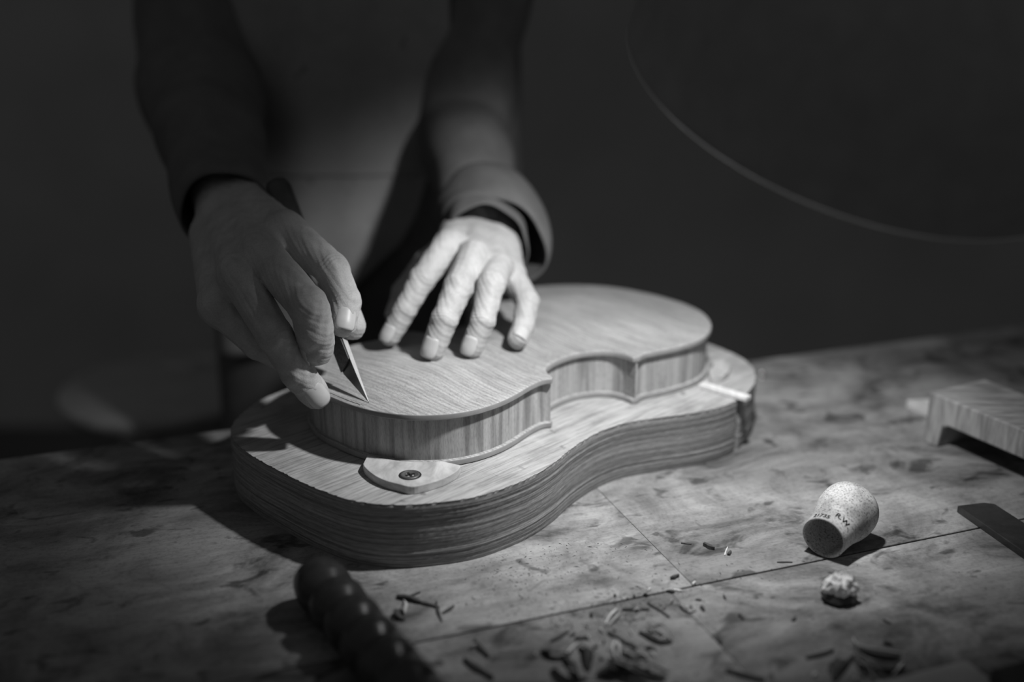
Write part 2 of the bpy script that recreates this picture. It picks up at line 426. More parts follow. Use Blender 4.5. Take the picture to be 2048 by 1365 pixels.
# ------------------------------------------------------------------ cradle board under the violin
VA, VX, VY = 2.37026154, 4.44316242, 819.638172          # violin: turn about z and centre on the bench
vc, vs = math.cos(VA), math.sin(VA)
def v2w(x, y, z=0.): y = y-178; return np.array([vc*x-vs*y+VX, vs*x+vc*y+VY, z])
def w2v(p): dx, dy = p[0]-VX, p[1]-VY; return np.array([vc*dx+vs*dy, -vs*dx+vc*dy+178])
BT = 44.                                                  # board top
half = cr([(0, -16), (-50, -14), (-88, -4), (-112, 12), (-131, 38), (-142, 70), (-144, 100), (-136, 128), (-122, 156), (-111, 182), (-108.5, 208), (-113, 240), (-121, 270), (-124.5, 300),
           (-120, 336), (-107, 362), (-91, 382), (-68, 396), (-35, 402), (0, 403)], 14)
loop = np.vstack([half[:-1], (half*[-1, 1])[::-1][:-1]])
loop = resample(loop, 2.0, True)
if area(loop) < 0: loop = loop[::-1]
board = thing('cradle_board', 'thick violin-shaped board with laminated edge lying under the violin', 'board', (VX, VY, 0), VA)
def vloc(P): P = np.asarray(P, float).copy(); P[:, 1] -= 178; return P
slot = (loop[:, 0] < 0) & (loop[:, 1] > 78) & (loop[:, 1] < 84)
nl = 26; rings = []; uvs = []; N = len(loop); arc = np.concatenate([[0], np.cumsum(np.linalg.norm(np.diff(loop, axis=0), axis=1))])
ply_in = rng.uniform(0, .55, nl)
for i in range(nl+1):
    z = BT*i/nl; dd = ply_in[min(i, nl-1)] + (.5 if i in (0,) else 0)
    jag = (rng.uniform(0, .9, N)*(rng.random(N) < .45)) if i == nl else rng.uniform(0, .15, N)
    P = inset(loop, 1)-loop
    Q = loop+P*(dd+jag+np.where(slot, 7., 0.))[:, None]
    rings.append(np.column_stack([vloc(Q), np.full(N, z-(.35*rng.random(N) if i == nl else 0))])); uvs.append(np.column_stack([arc*.001, np.full(N, z*.001)]))
V = np.vstack(rings); F = [(i*N+j, i*N+(j+1) % N, (i+1)*N+(j+1) % N, (i+1)*N+j) for i in range(nl) for j in range(N)]
F.append(tuple(range(N-1, -1, -1)))
o = obj('laminated_edge', V, F, M['ply'], board, smooth=False, uv=np.vstack(uvs))
top2 = rings[-1][:, :2]; v2, f2 = cdt(top2)
obj('board_top', np.column_stack([v2, np.full(len(v2), BT)]), f2, M['board'], board, smooth=False)
# ------------------------------------------------------------------ violin body
LB = [(0, 0), (28, 2.5), (54, 11), (76, 27), (93, 49), (102, 75), (101, 101), (95.5, 123), (92.5, 135), (94, 144)]
CB = [(91.8, 148.6), (84, 147), (75, 147.5), (68, 150.5), (61, 158.5), (56, 170), (54.5, 184), (56, 198), (60.5, 210.5), (66.5, 216.5), (75.8, 220.4)]
UB = [(78.8, 224.6), (75.6, 231), (77, 245), (81.5, 265), (83.5, 283), (81.5, 303), (73.5, 322), (58, 339), (37, 350), (18, 354.3), (0, 355)]
lb, cb, ub = cr(LB, 14), cr(CB, 12), cr(UB, 14)
rt = np.vstack([lb, cb, ub]); out = np.vstack([rt[:-1], (rt*[-1, 1])[::-1][:-1]])
out = resample(out, 1.6, True)
if area(out) < 0: out = out[::-1]
violin = thing('violin', 'unvarnished violin body without neck lying back upwards under the hands', 'violin', (VX, VY, BT), VA)
Z0, Z1, Z2 = 4.5, 33.5, 38.0
ARCH = 6.5
def arch(d): t = np.clip((d-5)/62, 0, 1); return ARCH*t*t*(3-2*t)
gr = lambda P: (P[:, 0] < 12) & (P[:, 1] > 300) & (P[:, 0] > -20)   # the stretch of purfling channel already cut, ending at the knife tip
def make_plate(zb, zt, name, arched, groove):
    r0 = inset(out, .9); n = len(out)
    rr = [(inset(out, 1.0), zb), (out, zb+.9), (out, zt-.9), (inset(out, .25), zt-.35), (r0, zt)]
    V = np.vstack([np.column_stack([vloc(p), np.full(n, z)]) for p, z in rr]); F = []
    for i in range(4): F += [(i*n+j, i*n+(j+1) % n, (i+1)*n+(j+1) % n, (i+1)*n+j) for j in range(n)]
    gx, gy = np.meshgrid(np.arange(-108, 109, 4.), np.arange(-2, 360, 4.)); G = np.column_stack([gx.ravel(), gy.ravel()])
    G = G[inside(G, r0)]; dG = seg_dist(G, out); G = G[dG > 6.2]
    rows = [inset(out, 5.6)[::2]]
    rows[0] = rows[0][inside(rows[0], r0)]; rows[0] = rows[0][seg_dist(rows[0], out) > 5.]
    if groove:
        for d in (2.9, 3.2, 3.75, 4.05):
            q = inset(out, d); rows.append(q[gr(q) & (seg_dist(q, out) > d-.2)])
    E = np.vstack(rows+[G]); v2, f2 = cdt(r0, E); d = seg_dist(v2, out)
    z = zt+(arch(d) if arched else 0)
    if groove: z = np.where((d > 3.0) & (d < 3.95) & gr(v2), z-1.1, z)
    parts = [(V, F), (np.column_stack([vloc(v2), z+np.zeros(len(v2))]), f2)]
    b2, fb = cdt(inset(out, 1.0)); parts.append((np.column_stack([vloc(b2), np.full(len(b2), zb)]), [t[::-1] for t in fb]))
    V, F = merge(*parts)
    o = obj(name, V, F, M['plate'], violin); o.data.materials.append(M['edge'])  # flameless maple, darkened to carry the shade of the plate edges
    mi = np.zeros(len(o.data.polygons), np.int32); mi[:3*n] = 1; o.data.polygons.foreach_set('material_index', mi)
    bm = bmesh.new(); bm.from_mesh(o.data); bmesh.ops.remove_doubles(bm, verts=bm.verts, dist=2e-6); bmesh.ops.recalc_face_normals(bm, faces=bm.faces)
    bm.to_mesh(o.data); bm.free(); o.data.polygons.foreach_set('use_smooth', [True]*len(o.data.polygons))
    o.data.set_sharp_from_angle(angle=math.radians(38)); return o
make_plate(Z1, Z2, 'back_plate', True, True)
make_plate(0, Z0, 'belly_plate', False, False)
def rib(P, s0):
    P = resample(P, 1.5); a = P; b = inset(P, 1.3, False); n = len(P)
    arcs = s0+np.concatenate([[0], np.cumsum(np.linalg.norm(np.diff(P, axis=0), axis=1))])
    L4 = []; UVs = []
    for q, z in ((a, Z0-.2), (a, Z1+.2), (b, Z1+.2), (b, Z0-.2)):
        L4.append(np.column_stack([vloc(q), np.full(n, z)])); UVs.append(np.column_stack([arcs*.001, np.full(n, z*.001)]))
    V = np.vstack(L4); F = []
    for k in range(4):
        m = (k+1) % 4; F += [(k*n+j, k*n+j+1, m*n+j+1, m*n+j) for j in range(n-1)]
    F += [(0, n, 2*n, 3*n), (n-1, 4*n-1, 3*n-1, 2*n-1)]
    o = obj('rib', V, F, M['rib'], violin, uv=np.vstack(UVs)); recalc(o); o.data.set_sharp_from_angle(angle=math.radians(40)); return o
for sgn in (1, -1):
    ends = []
    for q, s0 in ((lb, 0), (cb, 310), (ub, 480)):
        p = inset(q, 3.0, False)*[sgn, 1]            # right half runs counter-clockwise, so inwards is to the left
        if sgn < 0: p = p[::-1]
        if sgn < 0: s0 += 900
        rib(p, s0); ends.append(p if sgn > 0 else p[::-1])
    for A, B, cx in ((ends[0][-1], ends[1][0], 30), (ends[1][-1], ends[2][0], 30)):
        mid = (A+B)/2; inn = mid-np.array([sgn*9., 0])
        V, F = prism(vloc(np.array([A, B, inn])), Z0, Z1); recalc(obj('corner_block', V, F, M['plate'], violin, False))

# ------------------------------------------------------------------ cleats, stick and bead
def cleat(pts, name, label, screw_at=None):
    P = np.array([p[:2] for p in pts]); c = P.mean(0); r = thing(name, label, 'wood block', (c[0], c[1], BT))
    V, F = prism(P-c, 0, 5.6); o = obj('block', V, F, M['cleat'], r, False); bevel(o, .5, 2)
    if screw_at is not None:
        q = screw_at[:2]-c
        prof = [(-3, .1), (-3, 5.6), (.35, 6.4), (.9, 6.0), (1.0, 5.2), (.7, 4.9), (.75, 3.4), (.4, 2.6), (-.6, 1.6), (-.7, .01)]
        V, F = lathe(prof, (q[0], q[1], 5.4), (0, 0, 1), 28); s = obj('screw', V, F, M['brass'], r)
        V, F = lathe([(0, 6.2), (.28, 6.4), (.34, 7.2), (0, 7.4)], (q[0], q[1], 5.6), (0, 0, 1), 28); obj('countersink_shade_ring', V, F, M['ink'], s)  # raised black ring painted for the shade round the sunk screw head
        for k in range(2):
            a = .5+k*math.pi/2; V, F = box((q[0], q[1], 6.1), 6.4, 1.2, .35, [[math.cos(a), math.sin(a), 0], [-math.sin(a), math.cos(a), 0], [0, 0, 1]])
            obj('slot_shade_bar', V, F, M['ink'], s, False)  # black bars in place of the shade inside the screw's cross recess
    return r
ZC = BT+5.6
edge_pts = [np.array([q[0], q[1], ZC]) for q in cr([T(x, y, ZC)[:2] for x, y in ((726, 928), (729, 934), (738, 943), (752, 953), (772, 962), (795, 968), (822, 974), (850, 969), (880, 960), (900, 951), (915, 941), (922, 931))], 4)]
inn = [v2w(x, y) for x, y in ((-73, 325.5), (-67.5, 333.2), (-59.5, 340.3), (-50, 346.2), (-40, 350.6), (-30, 353.4))]
cleat(list(edge_pts)+inn, 'wooden_cleat', 'half-round wooden cleat with a screw at the near end of the violin', T(820, 951, ZC))
e2 = [v2w(x, y) for x, y in ((-101, 62), (-101.5, 75), (-99.5, 58), (-96, 48), (-91, 40), (-86, 34), (-92, 26), (-104, 34), (-111, 47), (-114, 60), (-109, 70))][2:]
cleat(e2, 'wooden_cleat', 'small pale wooden block against the far right end of the violin')
a, b = T(1402, 770, BT+2), T(1497, 798, BT+2); dv = unit(b-a)
V, F = box((a+b)/2, np.linalg.norm(b-a), 8.0, 3.6, [dv, np.cross([0, 0, 1], dv), [0, 0, 1]])
o = tag(obj('wood_strip', V, F, M['pale'], None, False, at=(a+b)/2), 'bright pale strip of wood sticking out over the far end of the cradle board', 'wood strip'); bevel(o, .6)
p = T(1523, 757)
V, F = lathe([(0, 2.2), (1.2, 2.2), (1.4, 1.0), (3, 1.0)]+[(5.2+2.4*math.sin(t), 2.4*math.cos(t)) for t in np.linspace(-1.2, 1.57, 9)], (0, 0, 0), (0, 0, 1), 20)
o = obj('push_pin', V+p, F, M['chrome'], None, at=p); tag(o, 'tiny shiny pin head glinting on the bench behind the cradle board', 'pin')

# ------------------------------------------------------------------ knife
K0 = T(738, 806, BT+Z2+.2); KA = unit(D(552, 335, 846)-K0)
view = unit(K0-CAM); side = unit(np.cross(view, KA)); side = side if side[0] > 0 else -side; hv = unit(unit(BULB-K0)-view)
sn = unit(unit(hv-KA*(hv@KA))+.30*side)   # the spine looks half to the lamp side
KW = -sn; KT = np.cross(KA, KW)
if KT@view > 0: KT = -KT                                                             # KT points to the camera side
knife = thing('carving_knife', 'sharp-pointed steel carving knife held upright by the hand in shadow', 'knife', K0)
def kp(s, wv, t): return KA*s+KW*wv+KT*t
st = [(0, 0, 0, .12), (12, 0, 4.6, .7), (24, 0, 9.2, 1.2), (34, -.2, 13.2, 1.6), (38, -.3, 13.4, 1.7), (86, -1.5, 13.0, 1.7)]
V = []; F = []
for s, w0, w1, t in st: V += [kp(s, w0, t), kp(s, w0+.0, -t), kp(s, w1, -t*.3), kp(s, w1, t*.3)]
for i in range(len(st)-1):
    for j in range(4): F.append((i*4+j, i*4+(j+1) % 4, i*4+4+(j+1) % 4, i*4+4+j))
F += [(3, 2, 1, 0), tuple(len(V)-4+j for j in range(4))]
recalc(obj('blade', V, F, M['steel'], knife, False))  # faces in darker steel than the spine, their shade put into the colour
# spine strip along the blade's back, lamp glint put into its brighter steel
V = []; F = []
for s_, w0, t in ((1, -.12, .2), (12, -.15, .75), (24, -.18, 1.25), (34, -.38, 1.6), (60, -1.2, 1.75), (86, -1.7, 1.75)): V += [kp(s_, w0, t), kp(s_, w0, -t), kp(s_, w0+.3, -t), kp(s_, w0+.3, t)]
for i in range(5):
    for j in range(4): F.append((i*4+j, i*4+(j+1) % 4, i*4+4+(j+1) % 4, i*4+4+j))
F += [(3, 2, 1, 0), (20, 21, 22, 23)]
recalc(obj('spine', V, F, M['spine'], knife, False))
V = []; F = []; ss = np.linspace(37, 84, 14)
for i, s_ in enumerate(ss):
    jag = rng.uniform(-.5, .5, 8) if i == 0 else np.zeros(8)
    for j, (wv, t) in enumerate([(.2, 2.5), (.3, 0), (.2, -2.5), (6, -2.7), (14.0, -1.6), (14.4, 0), (14.0, 1.6), (6, 2.7)]): V.append(kp(s_+jag[j]*2.2, wv, t))
for i in range(len(ss)-1):
    for j in range(8): F.append((i*8+j, i*8+(j+1) % 8, i*8+8+(j+1) % 8, i*8+8+j))
F += [tuple(range(7, -1, -1)), tuple(len(V)-8+j for j in range(8))]
recalc(obj('wrapping', V, F, M['wrap'], knife, False))
hs = [(78, 4.), (80, 7.), (88, 7.6), (120, 8.0), (180, 9.6), (206, 10.2), (211, 9.), (214, 5.), (215, .5)]
Ph = np.array([kp(s, 6.0, 0) for s, _ in hs]); V, F = sweep(Ph, [r for _, r in hs], 20, True, (1, .85))
recalc(obj('handle', V, F, M['darkwood'], knife))

# ------------------------------------------------------------------ the maker: body (hands, forearms, head), nails, clothes
person = thing('person', 'person in dark shirt and plain grey apron carving the violin with both hands on it', 'person', (-165, 1190, -895))
PO = np.array([-165., 1190., -895.])
def pobj(name, V, F, mat, parent=None, **k):
    o = obj(name, np.asarray(V)-PO, F, mat, parent or person, **k); return o
def solve(px, prev, L):
    r = ray(*px); o = CAM-prev; a = r@r; b = 2*o@r; c = o@o-L*L; q = b*b-4*a*c
    d = -b/2/a if q < 0 else (-b+math.sqrt(q))/2/a
    return D(px[0], px[1], d)
nails = []
# left hand (palm down on the plate, finger tips towards the camera)
LH = [('index', [(781, 671), (809, 620), (843, 560), (899, 490)], (19, 27, 47), (8.0, 8.6, 9.9, 12.6), 95.5),
      ('middle', [(866, 699), (889, 639), (917, 574), (949, 513)], (20, 30, 50), (8.9, 9.5, 10.8, 13.), 95.5),
      ('ring', [(944, 695), (966, 640), (982, 570), (994, 536)], (19, 29, 48), (8.3, 8.8, 10.2, 12.), 95.),
      ('pinky', [(1035, 679), (1047, 652), (1055, 604), (1022, 550)], (17, 22, 39), (7.6, 8.0, 9.0, 11.), 94.)]
lf = []; mcp = []
hintL = np.array([-.12, -.55, .83])
for nm, px, Ls, rr, z in LH:
    j = [T(px[0][0], px[0][1], z)]
    for q, L in zip(px[1:], Ls): j.append(solve(q, j[-1], L))
    hh = unit([.5, -.3, .8]) if nm == 'pinky' else hintL
    lf.append((j, rr, hh)); mcp.append(j[-1])
    nails.append((j[0], j[1], rr[0], hh, dict(L=8.6*rr[0]/7.6, ext=.35 if nm == 'pinky' else .66)))
WL = np.array([-28., 930., 150.])
carp = [WL+np.array([dx, dz*0, -2.]) for dx, dz in ((-19, 0), (-6, 0), (8, 0), (19, 0))]
palm = [(m-np.array([0, 0, 1.5]), c, 11.0, 14.) for m, c in zip(mcp, carp)]+[(mcp[i]-[0, -6, 5], mcp[i+1]-[0, -6, 5], 10., 10.) for i in range(3)]
th = [np.array([-92., 838., 97.]), np.array([-88., 866., 108.]), np.array([-72., 894., 124.]), np.array([-48., 918., 138.])]
lf.append((th, (8.8, 9.8, 11, 13), np.array([-.6, -.2, .7])))
nails.append((th[0], th[1], 8.8, np.array([-.6, -.2, .7]), dict(L=11.)))
ELB_L = np.array([-50., 1112., 215.])
VL, FL = build_hand(lf, palm, [(WL, WL+(ELB_L-WL)*.45, 21., 27.)], h=.75)
# right hand (pen grip on the knife, seen from in front, mostly in its own shade)
RH = [('index', [(686, 648, 738), (691, 604, 745), (664, 540, 752), (572, 462, 776)], (9.2, 10.2, 11.6, 14.), (.35, -.9, .3)),
      ('middle', [(634, 700, 731), (628, 662, 720), (616, 612, 712), (526, 510, 748)], (10.8, 12., 12.6, 13.5), (-.75, -.35, .35)),
      ('ring', [(629, 788, 744), (596, 747, 735), (550, 671, 722), (480, 556, 738)], (10., 11., 11.6, 13.), (.15, -.85, .5)),
      ('pinky', [(600, 744, 774), (572, 722, 764), (515, 690, 748), (436, 615, 744)], (8.2, 8.8, 9.8, 12.), (-.2, -.8, .5)),
      ('thumb', [(704, 653, 766), (676, 590, 786), (606, 520, 812), (512, 455, 838)], (9.6, 10.6, 12., 14.), (-.3, .95, .1))]
rf = []; mr = []
for nm, px, rr, hn in RH:
    j = [D(*q) for q in px]; hn = unit(hn); rf.append((j, rr, hn)); mr.append(j[-1])
    nails.append((j[0], j[1], rr[0], hn, dict(L=9.6*rr[0]/8.2, half=52, ext=.2 if nm in ('thumb', 'pinky') else .66)))
WR = D(452, 432, 852); ax = unit(mr[3]-mr[0])
cr_ = [WR+ax*q for q in (-20, -7, 7, 20)]
palmR = [(m, c, 12.5, 15.) for m, c in zip(mr[:4], cr_)]+[(mr[i]+unit(WR-mr[i])*8, mr[i+1]+unit(WR-mr[i+1])*8, 11., 11.) for i in range(3)]
palmR += [(mr[4], cr_[0], 14., 15.), (mr[4], mr[0]+unit(WR-mr[0])*25, 12., 11.)]
ELB_R = np.array([-302., 1092., 250.])
VR, FR = build_hand(rf, palmR, [(WR, WR+(ELB_R-WR)*.45, 22., 28.)], h=.78)
# forearms and upper arms inside the sleeves, trunk, neck and head (coarser)
SHL, SHR = np.array([10., 1195., 470.]), np.array([-340., 1195., 470.])
HC = np.array([-165., 1120., 700.])
def coarse():
    h = 6.; lo_ = np.array([-430., 980., -120.]); hi_ = np.array([110., 1330., 850.]); n = ((hi_-lo_)/h).astype(int)
    g = np.stack(np.meshgrid(*[lo_[k]+h*np.arange(n[k]) for k in range(3)], indexing='ij'), -1)
    q = (g-np.array([-165, 1205, 0])); q[..., 1] *= 1.6
    d = cone_d(q, np.array([0, 0, -90.]), np.array([0, 0, 330.]), 145., 150.)*.75
    for c in ((ELB_L+[0, 6, 0], SHL+[-6, 6, -30], 28., 34.), (ELB_R+[0, 6, 0], SHR+[6, 6, -30], 28., 34.), (SHL+[-60, 8, -15], SHR+[60, 8, -15], 40., 40.), (np.array([-165, 1195, 440.]), np.array([-165, 1160, 620.]), 62., 56.)):
        d = smin(d, cone_d(g, *[np.asarray(x, float) if np.ndim(x) else x for x in c]), 30.)
    e = g-HC; hd = (np.sqrt((e[..., 0]/74)**2+((e[..., 1]-8)/94)**2+((e[..., 2]-18)/108)**2)-1)*76
    hd = smin(hd, cone_d(g, HC+[0, -38, -75], HC+[0, -30, -40], 34., 48.), 22.)
    hd = smin(hd, cone_d(g, HC+[0, -88, 25], HC+[0, -108, -12], 9., 14.), 10.)          # nose
    for s in (-1, 1):
        hd = smin(hd, cone_d(g, HC+[s*74, 14, 18], HC+[s*72, 8, -18], 10., 7.), 6.)      # ears
        hd = np.maximum(hd, -(np.linalg.norm(g-(HC+[s*31, -96, 18]), axis=-1)-14.))       # eye sockets
        hd = np.minimum(hd, np.linalg.norm(g-(HC+[s*31, -80, 18]), axis=-1)-12.)
    hd = np.maximum(hd, -cone_d(g, HC+[-22, -92, -46], HC+[22, -92, -46], 4., 4.))       # mouth
    return surface_nets(smin(d, hd, 18.), lo_, h)
VB, FB = coarse()
arm = merge(sweep([WL+(ELB_L-WL)*t for t in (.35, .7, 1.0)], [25, 28, 28], 20), sweep([WR+(ELB_R-WR)*t for t in (.35, .7, 1.0)], [26, 28, 28], 20))
V, F = merge((VL, FL), (VR, FR), (VB, FB), arm)
body = pobj('body', V, F, M['skin'])
for tip, dip, r, hn, kw in nails:
    V, F = nail_mesh(tip, dip, r, unit(hn), **kw); o = pobj('fingernail', V, F, M['nail'], body); recalc(o); solid(o, .5, 0)
# hair cap
V = []; F = []; na, nb = 24, 10
for i in range(nb):
    e = math.pi/2*(1-i/(nb-1)*1.12)
    for j in range(na):
        t = 2*math.pi*j/na; k = 1.06+.02*math.sin(7*t+3*i)
        V.append(HC+[0, 8, 18]+np.array([74*k*math.cos(e)*math.cos(t), 94*k*math.cos(e)*math.sin(t)+8, 110*k*math.sin(e)+6]))
for i in range(nb-1):
    for j in range(na): F.append((i*na+j, (i+1)*na+j, (i+1)*na+(j+1) % na, i*na+(j+1) % na))
solid(pobj('hair', V, F, M['hair'], body), 8, 0)

# clothes
def foldfn(seed, amp, ring=0., nring=5):
    r_ = np.random.default_rng(seed); ph = r_.uniform(0, 6.28, 8)
    def f(t, th):
        return 1+amp*(np.sin(3*th+ph[0]+5*t)+.7*np.sin(5*th+ph[1]-9*t)+.5*np.sin(2*th+ph[2]+17*t))+ring*np.sin(nring*6.28*t+.8*np.sin(th+ph[3]))
    return f
shirt_path = resample(np.array([(-165, 1205, z) for z in (-330, -100, 100, 300, 420, 480, 565)]), 20)
tt = (shirt_path[:, 2]+330)/895
V, F = sweep(shirt_path, 175-98*np.clip((tt-.80)/.20, 0, 1)**1.5, 64, True, (1., .60), foldfn(3, .008))
# make sure the wide axis of the trunk lies along x
Pm = V-np.array([-165, 1205, 0]); wide = np.ptp(Pm[:, 0]) >= np.ptp(Pm[:, 1])
if not wide: V = np.column_stack([Pm[:, 1]-165, Pm[:, 0]+1205, Pm[:, 2]])
shirt = recalc(pobj('shirt', V, F, M['shirt']))
def sleeve(path, rad, seed):
    P = resample(cr(path, 8), 8.); s = np.linspace(0, 1, len(P)); R = np.interp(s, np.linspace(0, 1, len(rad)), rad)
    V, F = sweep(P, R, 48, False, (1, 1), foldfn(seed, .022, .03, 6)); o = recalc(pobj('sleeve', V, F, M['shirt'], shirt)); solid(o, 2.2, -1); return P, R
dirL = unit(ELB_L-WL)
sleeve([WL+dirL*2, WL+dirL*40, WL+dirL*110, ELB_L, (-36, 1165, 330), SHL+[-16, 0, -25], (-70, 1192, 505), (-110, 1190, 522)], [33, 39, 45, 52, 56, 62, 58, 40], 11)
dirR = unit(ELB_R-WR)
sleeve([WR+dirR*6, WR+dirR*45, WR+dirR*120, ELB_R, (-318, 1165, 345), SHR+[16, 0, -25], (-260, 1192, 505), (-220, 1190, 522)], [36, 42, 50, 60, 60, 62, 58, 40], 12)
# inner shirt cuff hugging the wrist, and the loose outer cuff standing off it on the little-finger side
def cuff(name, stations, rad, ctr, fold, skew, mat, t):
    P = np.array([WL-dirL*q+np.array(ctr)*max(0, min(1, (q+45)/45)) for q in stations]); V, F = sweep(P, rad, 64, False, (1, 1), fold)
    i = np.repeat(np.arange(len(P)), 64); rel = (V-P[i]); f = 1-i/(len(P)-1)
    V = V-dirL*((skew*rel[:, 0]/40.-.25*rel[:, 2])*f)[:, None]
    o = recalc(pobj(name, V, F, mat, shirt)); solid(o, t, 0); m = o.modifiers.new('sub', 'SUBSURF'); m.levels = m.render_levels = 1
cuff('inner_cuff', (40, 32, 18, 4, -15, -30), [34, 34.5, 34, 34, 35, 35], (2, 0, 3), lambda t, th: 1+.03*np.sin(3*th+6*t)+.02*np.sin(7*th-4*t), 6., M['cuff'], 2.4)
cuff('cuff', (26, 22, 14, 4, -8, -20, -32, -40), [40, 42.5, 44, 44.5, 44, 43, 41, 38], (11, 0, -2), lambda t, th: 1+.05*np.sin(2*th+.6+3*t)+.03*np.sin(5*th+5*t), 14., M['cuff'], 3.4)
# apron: a cloth sheet over the front of the trunk
def apron_pt(x, z, off=0.):
    q = np.clip((x+165)/183., -.97, .97); y = 1205-(112+off)*math.sqrt(1-q*q)
    y += 3.0*math.sin(x*.045+z*.008)+2.2*math.sin(x*.09-z*.012+1)+1.6*math.sin(z*.035+x*.02)
    return np.array([x, y, z])
def sheet(x0, x1, z0, z1, nx, nz, off, xf=None):
    V = []; F = []
    for i in range(nz):
        z = z0+(z1-z0)*i/(nz-1)
        for j in range(nx):
            x = x0+(x1-x0)*j/(nx-1)
            if xf: x = -165+(x+165)*xf(z)
            V.append(apron_pt(x, z, off))
    for i in range(nz-1):
        for j in range(nx-1): F.append((i*nx+j, i*nx+j+1, (i+1)*nx+j+1, (i+1)*nx+j))
    return V, F
def apron_sheet(nx, nz, off):
    V = []; F = []
    ez = [20, 57, 92, 122, 173, 265, 430]; ex = [-176, -163, -115, -97, -81, -60, -58]      # right edge, then the hem swinging away to the left
    for i in range(nz):
        for j in range(nx):
            x = -315+j/(nx-1)*255; q = (x+315)/255
            zl = np.interp(x, [-315, -230, -176, -163, -140, -115, -97, -81, -60], [-40, -20, 20, 50, 70, 92, 122, 172, 262]); x2 = x
            zt = 430; z = zl+(zt-zl)*i/(nz-1)
            if z > 230: x2 = -165+(x+165)*(1-.30*min(1, (z-230)/180)) if x < -165 else x
            V.append(apron_pt(x2, z, off))
    for i in range(nz-1):
        for j in range(nx-1): F.append((i*nx+j, i*nx+j+1, (i+1)*nx+j+1, (i+1)*nx+j))
    return V, F
V, F = apron_sheet(80, 60, 8)
apron = recalc(pobj('apron', V, F, M['apron'])); solid(apron, 1.6, 0)
V, F = sheet(-262, -92, 165, 169, 44, 3, 10.5); o = recalc(pobj('pocket_hem', V, F, M['apron'], apron)); solid(o, 1.8, 0)
V, F = sweep(np.array([apron_pt(-215, 425, 9), (-205, 1120, 500), (-200, 1180, 560), (-165, 1225, 575), (-130, 1180, 560), (-125, 1120, 500), apron_pt(-115, 425, 9)]), 6, 8, True, (1, .4))
pobj('neck_strap', V, F, M['apron'], apron)
tr = []
for s in (-1, 1):
    tr.append(sweep(np.array([(-165+s*70, 1205, -240), (-165+s*82, 1200, -520), (-165+s*95, 1205, -860)]), [92, 72, 58], 28))
trousers = pobj('trousers', *merge(*tr), M['trousers'])
for s in (-1, 1):
    P = np.array([(-165+s*95, 1245, -868), (-165+s*96, 1200, -862), (-165+s*100, 1120, -872), (-165+s*104, 1010, -877)])
    V, F = sweep(P, [30, 42, 42, 26], 20, True); V[:, 2] = np.maximum(V[:, 2], -895); pobj('shoe', V, F, M['rubber'])

# ------------------------------------------------------------------ desk lamp over the bench
base_p = uv2w(1020, 640)
lamp = thing('desk_lamp', 'black desk lamp hanging over the right of the bench, only its rim catching light', 'lamp', base_p)
def lobj(name, V, F, mat, par=None, **k): return obj(name, np.asarray(V)-base_p, F, mat, par or lamp, **k)
LS = LAMP_R/110
prof = [(0, 110), (25, 109), (55, 104), (82, 92), (102, 72), (114, 48), (120, 28), (150, 25), (158, 18), (160, .5)]
V, F = lathe([(a*LS, b*LS) for a, b in prof], LAMP_C, -LAMP_N, 72); shade = recalc(lobj('lamp_shade', V, F, M['black']))
V, F = lathe([(a*LS, b*LS-.2) for a, b in ((.5, 109), (25, 107.6), (54, 102.4), (80, 90.6), (100, 71), (111, 46), (113, .5))], LAMP_C, -LAMP_N, 72); lobj('reflector', V, F, M['reflector'], shade)
t_ = np.linspace(0, 2*math.pi, 97)[:-1]
u_ = unit(np.cross(LAMP_N, [0, 1, 0])); v_ = np.cross(LAMP_N, u_)
ring = LAMP_C+LAMP_R*(np.cos(t_)[:, None]*u_+np.sin(t_)[:, None]*v_); seg = 10; V = []; F = []
for i in range(96):
    rd = unit(ring[i]-LAMP_C)
    for j in range(seg): a = 2*math.pi*j/seg; V.append(ring[i]+0.6*(math.cos(a)*rd+math.sin(a)*LAMP_N)+LAMP_N*.2)
for i in range(96):
    for j in range(seg): k = (i+1) % 96; F.append((i*seg+j, i*seg+(j+1) % seg, k*seg+(j+1) % seg, k*seg+j))
recalc(lobj('rim', V, F, M['chrome'], shade))
bc = BULB-LAMP_N*18
V, F = lathe([(-13+26*(1-math.cos(t))/2, 13*math.sin(t)) for t in np.linspace(.05, 2.6, 12)]+[(13, 7), (22, 7), (22, .3)], bc, -LAMP_N, 24); lobj('bulb', V, F, M['bulb'])
top_ = LAMP_C-LAMP_N*232
el = np.array([640., 640., 760.])
lobj('arm', *sweep([top_, (top_+el)/2, el], 7, 12), M['black']); lobj('arm', *sweep([el, (el+base_p)/2+[0, 0, 10], base_p+[0, 0, 24]], 7, 12), M['black'])
lobj('joint', *lathe([(-14, .5), (-14, 13), (14, 13), (14, .5)], el, (0, 1, 0), 24), M['black'])
lobj('base', *lathe([(0, .5), (0, 95), (14, 95), (20, 88), (24, 20), (26, .5)], base_p, (0, 0, 1), 48), M['black'])

